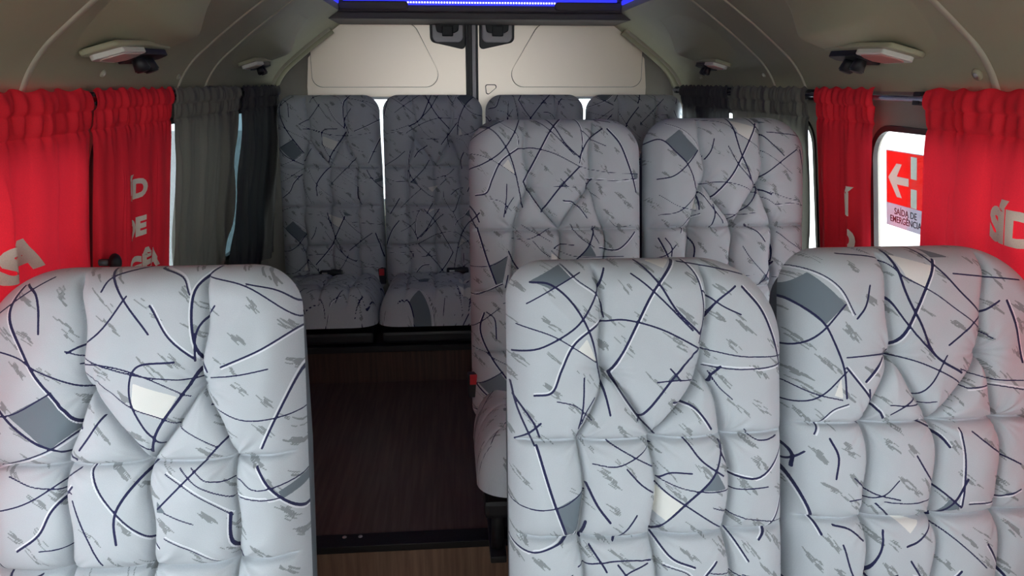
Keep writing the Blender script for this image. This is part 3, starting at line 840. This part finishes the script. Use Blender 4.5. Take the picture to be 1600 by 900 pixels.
def pattern(X, Zd, order, dx=0.0, dz=0.0, flip=False):
    """X, Zd metres across / down the cloth"""
    A = {k: np.zeros(X.shape) for k in ('navy', 'white', 'fill_grey', 'fill_white', 'hatch')}
    z0 = dz
    for key in order:
        s = SETS[key]
        for rep in (-1, 0, 1):
            def mp(pt):
                x, z = s['m'](*pt)
                x = (-x if flip else x) + dx + rep * .50
                return (x, z + z0)
            for pts, w, e in s['lines']:
                pl = spline([mp(p) for p in pts])
                if rep and (pl[:, 0].max() < X.min() or pl[:, 0].min() > X.max()): continue
                seg_field(X, Zd, pl, .00145 * max(w, .78), A['navy'])
                if e:
                    d = np.gradient(pl, axis=0); n = np.stack([d[:, 1], -d[:, 0]], 1); n /= np.linalg.norm(n, axis=1)[:, None] + 1e-9
                    n = n * np.sign(n[:, :1] + 1e-6) * e
                    seg_field(X, Zd, pl + n * .0032, .00115, A['white'])
            for nm in ('grey', 'white'):
                for p in s[nm]: poly_field(X, Zd, [mp(q) for q in p], A['fill_' + nm])
        z0 += s['h'] - .01
    # scribbled marks: ragged slanted clusters of short parallel strokes
    rng = np.random.RandomState(int(1000 * (abs(dx) + abs(dz) + .37 * len(order))) + ord(order[0]))
    step = .058
    nz = int(Zd.max() / .050) + 1; nx = int((X.max() - X.min()) / step) + 1
    for i in range(nx + 1):
        for j in range(nz + 1):
            if rng.rand() < .08: continue
            cx = X.min() + (i + .5 * (j % 2) + rng.uniform(-.33, .33)) * step
            cz = (j + rng.uniform(-.33, .33)) * .050
            ang = rng.uniform(.55, .95)            # strokes fall to the right
            n = rng.randint(6, 17); spread = rng.uniform(.005, .016)
            lean = rng.uniform(.5, 1.1)
            for q in range(n):
                t = (q / (n - 1) - .5) * 2
                px = cx + t * spread * 1.0 * lean + rng.uniform(-.0075, .0075); pz = cz + t * spread + rng.uniform(-.0012, .0012)
                ln = rng.uniform(.003, .0085)
                a_ = ang + rng.uniform(-.12, .12)
                d_ = np.array([math.cos(a_), math.sin(a_)]) * ln
                p0 = np.array([px, pz])
                seg_field(X, Zd, np.array([p0 - d_, p0 + d_]), .00085, A['hatch'])
    return A

# ------------------------------------------------------------------ seats
def seg_d(X, Y, a, b):
    a, b = np.array(a), np.array(b); d = b - a
    t = np.clip(((X - a[0]) * d[0] + (Y - a[1]) * d[1]) / (d @ d), 0, 1)
    return np.hypot(X - a[0] - t * d[0], Y - a[1] - t * d[1])

def pad_grid(W, H, rtl, rtr, rb, T, R, folds, buttons, step, taper=0.0, seed=0, bulge=.012):
    """returns (x, down, out) grids for a tufted pad; x across, d down from the top edge, out = height of the surface"""
    nu = int(2 * W / step) + 1; nv = int(H / step) + 1
    warp = lambda t: .80 * t + .20 * np.sin(t * np.pi / 2)
    u = warp(np.linspace(-1, 1, nu))
    v = .5 + .5 * warp(np.linspace(-1, 1, nv))
    U, V = np.meshgrid(u, v, indexing='ij')
    D = V * H
    def half(D, rt):
        w = np.full(D.shape, W) - taper * (1 - D / H)
        k = np.clip((rt - D) / rt, 0, 1)
        w = w - rt * (1 - np.sqrt(np.clip(1 - k ** 2.0, 0, 1)))
        k = np.clip((D - (H - rb)) / rb, 0, 1)
        return w - rb * (1 - np.sqrt(np.clip(1 - k ** 2, 0, 1)))
    wl, wr_ = half(D, rtl), half(D, rtr)
    X = np.where(U < 0, U * wl, U * wr_)
    # inside distance to the outline (rounded box)
    def inside(X, D, rt, wfull):
        ax = np.abs(X)
        W_ = W - taper * (1 - D / H)
        e = np.minimum(W_ - ax, np.minimum(D, H - D))
        ct = np.where((ax > W_ - rt) & (D < rt), rt - np.hypot(ax - (W_ - rt), rt - D), 9)
        cb = np.where((ax > W_ - rb) & (D > H - rb), rb - np.hypot(ax - (W_ - rb), D - (H - rb)), 9)
        return np.clip(np.minimum(e, np.minimum(ct, cb)), 0, None)
    din = np.where(X < 0, inside(X, D, rtl, wl), inside(X, D, rtr, wr_))
    k = np.clip(din / R, 0, 1)
    out = T * np.sqrt(np.clip(1 - (1 - k) ** 2.2, 0, 1))
    out = out + bulge * smooth01(din / .16)
    rng = np.random.RandomState(seed)
    cut = np.zeros_like(X)
    for (a, b, dep, wd) in folds:
        jx = rng.randn(2) * .002
        dd = seg_d(X + .004 * np.sin(D * 40 + seed), D, (a[0] + jx[0], a[1]), (b[0] + jx[1], b[1]))
        c = dep * (.62 * np.exp(-dd / wd) + .62 * np.exp(-(dd / (wd * .20))))
        cut = np.maximum(cut, c)
    for (bx, by, dep, wd) in buttons:
        dd = np.hypot(X - bx, D - by)
        cut = np.maximum(cut, 0) + dep * np.exp(-(dd / wd) ** 1.3) * .75
        th = np.arctan2(D - by, X - bx)
        ph = rng.rand(3) * 6.28
        wr = .55 * np.sin(9 * th + ph[0]) + .45 * np.sin(15 * th + ph[1]) + .3 * np.sin(5 * th + ph[2])
        cut = cut + .0020 * wr * np.exp(-((dd - .026) / .026) ** 2)
    cut = cut * smooth01(din / .028)
    # soft irregular cushion lumps
    lum = .0022 * (np.sin(X * 37 + rng.rand() * 6) * np.sin(D * 31 + rng.rand() * 6) + .6 * np.sin(X * 71 + D * 43 + rng.rand() * 6))
    out = out - cut + lum * k
    return X, D, out

RED_BTN = []
def seat(label, group, cx, ytop, ztop, W, order, step, rtl=.09, rtr=.09, recline=13.0, dx=0, dz=0, flip=False, floor=0.0, seed=0,
         drop=.735, box_base=False, sx=0.0, cw=None, T=.085, cl=.48):
    r = math.radians(recline)
    H = .84
    yb = ytop - drop * math.sin(r)
    root = empty('passenger_seat', (cx, yb - .2, floor))
    tag(root, label, 'seat', group)
    ro = np.array([cx, yb - .2, floor])
    c1 = .262 * W * 2      # tuft columns
    c1 = .124 * W / .2425
    u1 = .083 * W / .2425
    yu, yB, yC, yD_ = .185, .302, .467, .632
    fo = []
    for yy in (yB, yC, yD_):
        fo.append(((-W, yy), (W, yy), .026, .014))
    for xx in (-c1 + sx, sx, c1 + sx):
        fo.append(((xx, yB), (xx, H), .028, .016))
    for sgn in (-1, 1):
        ux = sgn * u1 + sx
        fo.append(((ux - sgn * -.012, -.01), (ux, yu), .024, .015))
        fo.append(((ux, yu), (sgn * c1 + sx, yB), .028, .015))
        fo.append(((ux, yu), (sx, yB), .028, .015))
    bu = [(s * u1 + sx, yu, .034, .022) for s in (-1, 1)]
    for yy in (yB, yC, yD_):
        bu += [(xx, yy, .030, .019) for xx in (-c1 + sx, sx, c1 + sx)]
    X, D, O = pad_grid(W, H, rtl, rtr, .05, T, .055, fo, bu, step, taper=.004, seed=seed, bulge=.018)
    n_out = np.array([0, -math.cos(r), math.sin(r) * 1.0])
    down = np.array([0, -math.sin(r), -math.cos(r)])
    def place(X, D, O):
        P = np.zeros(X.shape + (3,))
        P[..., 0] = cx + X
        P[..., 1] = ytop + down[1] * D + n_out[1] * O
        P[..., 2] = ztop + down[2] * D + n_out[2] * O
        return P - ro
    att = pattern(X, D, order, dx, dz, flip)
    uv = np.stack([X + seed * .37 + 2, 3 - D + seed * .21], -1)
    br = grid_mesh('backrest', place(X, D, O), M['fabric'], root, flip=True, uv=uv, attrs=att)
    # rear shell of the backrest (slightly wider low down, as the moulded back shows past the cushion)
    nu = 40
    prof_o = []
    Wt = W - .008
    pts = [(-Wt - .006, H - .02), (-Wt - .005, .30), (-Wt + .004, .03), (Wt - .004, .03), (Wt + .005, .30), (Wt + .006, H - .02)]
    rad = [.03, .25, rtl * .95, rtr * .95, .25, .03]
    sh = round_poly(pts, rad, 8)
    bm = bmesh.new()
    rings = []
    for off, ins in ((.012, .008), (-.0, .0), (-.045, .0), (-.062, .012), (-.066, .03)):
        ring = []
        for (x, d) in sh:
            xx = x * (1 - ins / W); dd = H / 2 + (d - H / 2) * (1 - ins / (H / 2))
            p = place(np.array([xx]), np.array([dd]), np.array([off]))[0]
            ring.append(bm.verts.new(p))
        rings.append(ring)
    n = len(sh)
    for a, b in zip(rings[:-1], rings[1:]):
        for i in range(n):
            bm.faces.new((a[i], a[(i + 1) % n], b[(i + 1) % n], b[i]))
    bm.faces.new(rings[-1]); bm.faces.new(rings[0][::-1])
    bm_obj('back_shell', bm, M['shell'], root, True)
    # seat cushion
    CL, CT = cl, .135
    tilt = math.radians(5)
    zc = ztop - drop * math.cos(r)           # level of the crease
    yc = ytop - drop * math.sin(r) - .035
    Wc = cw or W
    cf = [((-Wc, .17), (Wc, .17), .016, .013), ((-Wc, .32), (Wc, .32), .016, .013)] + [((x, 0), (x, CL), .014, .014) for x in (-c1, 0, c1)]
    cb = [(x, yy, .024, .017) for x in (-c1, 0, c1) for yy in (.17, .32)]
    X, D, O = pad_grid(Wc, CL, .05, .05, .085, CT, .075, cf, cb, max(step * 1.2, .003), seed=seed + 7, bulge=.014)
    P = np.zeros(X.shape + (3,))
    up = np.array([0, math.sin(tilt) * 1, math.cos(tilt)]); fwd = np.array([0, -math.cos(tilt), math.sin(tilt)])
    base0 = np.array([cx, yc, zc - CT + .012])
    P[..., 0] = base0[0] + X
    P[..., 1] = base0[1] + fwd[1] * D + up[1] * O
    P[..., 2] = base0[2] + fwd[2] * D + up[2] * O
    att = pattern(X, D, order[::-1], dx + .1, -.12, not flip)
    uv = np.stack([X + seed * .37 + 5, 9 - D], -1)
    grid_mesh('cushion', P - ro, M['fabric'], root, flip=True, uv=uv, attrs=att)
    # pan and frame
    f0 = base0 - ro
    box('seat_pan', (-Wc + .015, f0[1] - CL + .03, f0[2] - .035), (Wc - .015, f0[1] + .02, f0[2] + .012), M['black'], root, .012)
    zp = f0[2] - .03
    if box_base:
        box('seat_box', (-Wc + .03, f0[1] - CL + .06, 0.002), (Wc - .03, f0[1] - .02, zp), M['black'], root, .01)
    else:
        for s in (-1, 1):
            lg = [(s * (Wc - .05), f0[1] - CL + .10), (s * (Wc - .05), f0[1] - .03)]
            for (lx, ly) in lg:
                tube('leg', [(lx, ly, zp + .01), (lx, ly + .01, zp * .5), (lx, ly + .015, .002)], .016, M['blackmetal'], root)
            box('leg_rail', (s * (Wc - .05) - .02, f0[1] - CL + .07, .001), (s * (Wc - .05) + .02, f0[1] + .01, .02), M['blackmetal'], root, .004)
    return root, ro, f0

def buckle(root, loc, rz=0.0, red=True):
    b = box('belt_buckle', (loc[0] - .017, loc[1] - .012, loc[2] - .035), (loc[0] + .017, loc[1] + .012, loc[2] + .035), M['black'], root, .005)
    if red:
        box('release_button', (loc[0] - .011, loc[1] - .0135, loc[2] + .004), (loc[0] + .011, loc[1] - .008, loc[2] + .034), M['redbtn'], b, .002)
    return b

G1, G2, G3 = 'front row seats', 'second row seats', 'rear row seats'
# front row
T = .085
seat('pale grey tufted single seat in front of the red curtain printed SA', G1, -.624, 1.215, Z(-.290), .246, 'AB', .0018, .125, .075, 13, dx=.024, seed=1, sx=.018)
seat('pale grey tufted aisle seat of the front pair', G1, .198, 1.25, Z(-.300), .2435, 'BA', .0018, .065, .15, 13, seed=2)
seat('pale grey tufted window seat of the front pair, below the emergency sign', G1, .678, 1.25, Z(-.287), .2365, 'CA', .0018, .07, .15, 13, dx=-.05, seed=3, sx=.01)
# second row
r2, o2, f2 = seat('tufted aisle seat of the second row pair, standing behind the front pair', G2, .152, 1.99 + T, Z(-.102), .2395, 'BA', .0027, .085, .10, 11, seed=4, dz=-.015, dx=-.02, floor=FLOOR_UP, drop=.735, cl=.42)
buckle(r2, (-.235, f2[1] + .0, f2[2] + .14))
seat('tufted window seat of the second row, half covered by the dark grey curtain', G2, .626, 1.99 + T, Z(-.100), .229, 'CB', .0027, .085, .11, 11, seed=5, floor=FLOOR_UP, dx=.01)
# rear row
rear_x = (-.646, -.208, .232, .669)
labs = ('dark tufted rear seat in the corner beside the darkest curtain', 'dark tufted rear seat second from the darkest curtain, facing the aisle',
        'dark tufted rear seat mostly hidden behind second-row aisle seat', 'dark tufted rear seat in the far corner behind second-row window seat')
for i, (x, l, o) in enumerate(zip(rear_x, labs, ('AC', 'CB', 'BA', 'AB'))):
    rr, oo, ff = seat(l, G3, x, 3.215 + .075, Z(-.055), .217, o, .0034, .07, .07, 7, seed=6 + i, flip=i == 1, dz=-.08 * i, floor=PLATFORM, drop=.765, box_base=True, T=.075)
    if i < 2:
        x0 = -.055 if i == 0 else .045
        bk = box('belt_strap', (x0, ff[1] - .075, ff[2] + .140), (x0 + .095, ff[1] - .030, ff[2] + .162), M['black'], rr, .008)
        box('belt_tongue', (x0 + .012, ff[1] - .078, ff[2] + .150), (x0 + .034, ff[1] - .072, ff[2] + .158), M['steel'], bk, .001)
    if i == 0:
        buckle(rr, (.203, ff[1] - .02, ff[2] + .125))

# dark round window knob showing at the edge of the narrow red curtain
kn = empty('window_knob', (-.915, 1.655, Z(-.385)))
tag(kn, 'small dark round window knob at the edge of the narrow lettered red curtain', 'knob')
bm = bmesh.new()
bmesh.ops.create_cone(bm, cap_ends=True, segments=16, radius1=.008, radius2=.008, depth=.03, matrix=Matrix.Translation((.020, 0, 0)) @ Matrix.Rotation(math.pi / 2, 4, 'Y'))
bm_obj('stem', bm, M['black'], kn, True)
bm = bmesh.new()
bmesh.ops.create_uvsphere(bm, u_segments=16, v_segments=10, radius=.020, matrix=Matrix.Translation((.038, 0, 0)) @ Matrix.Diagonal((.6, 1, 1, 1)))
bm_obj('grip', bm, M['black'], kn, True)
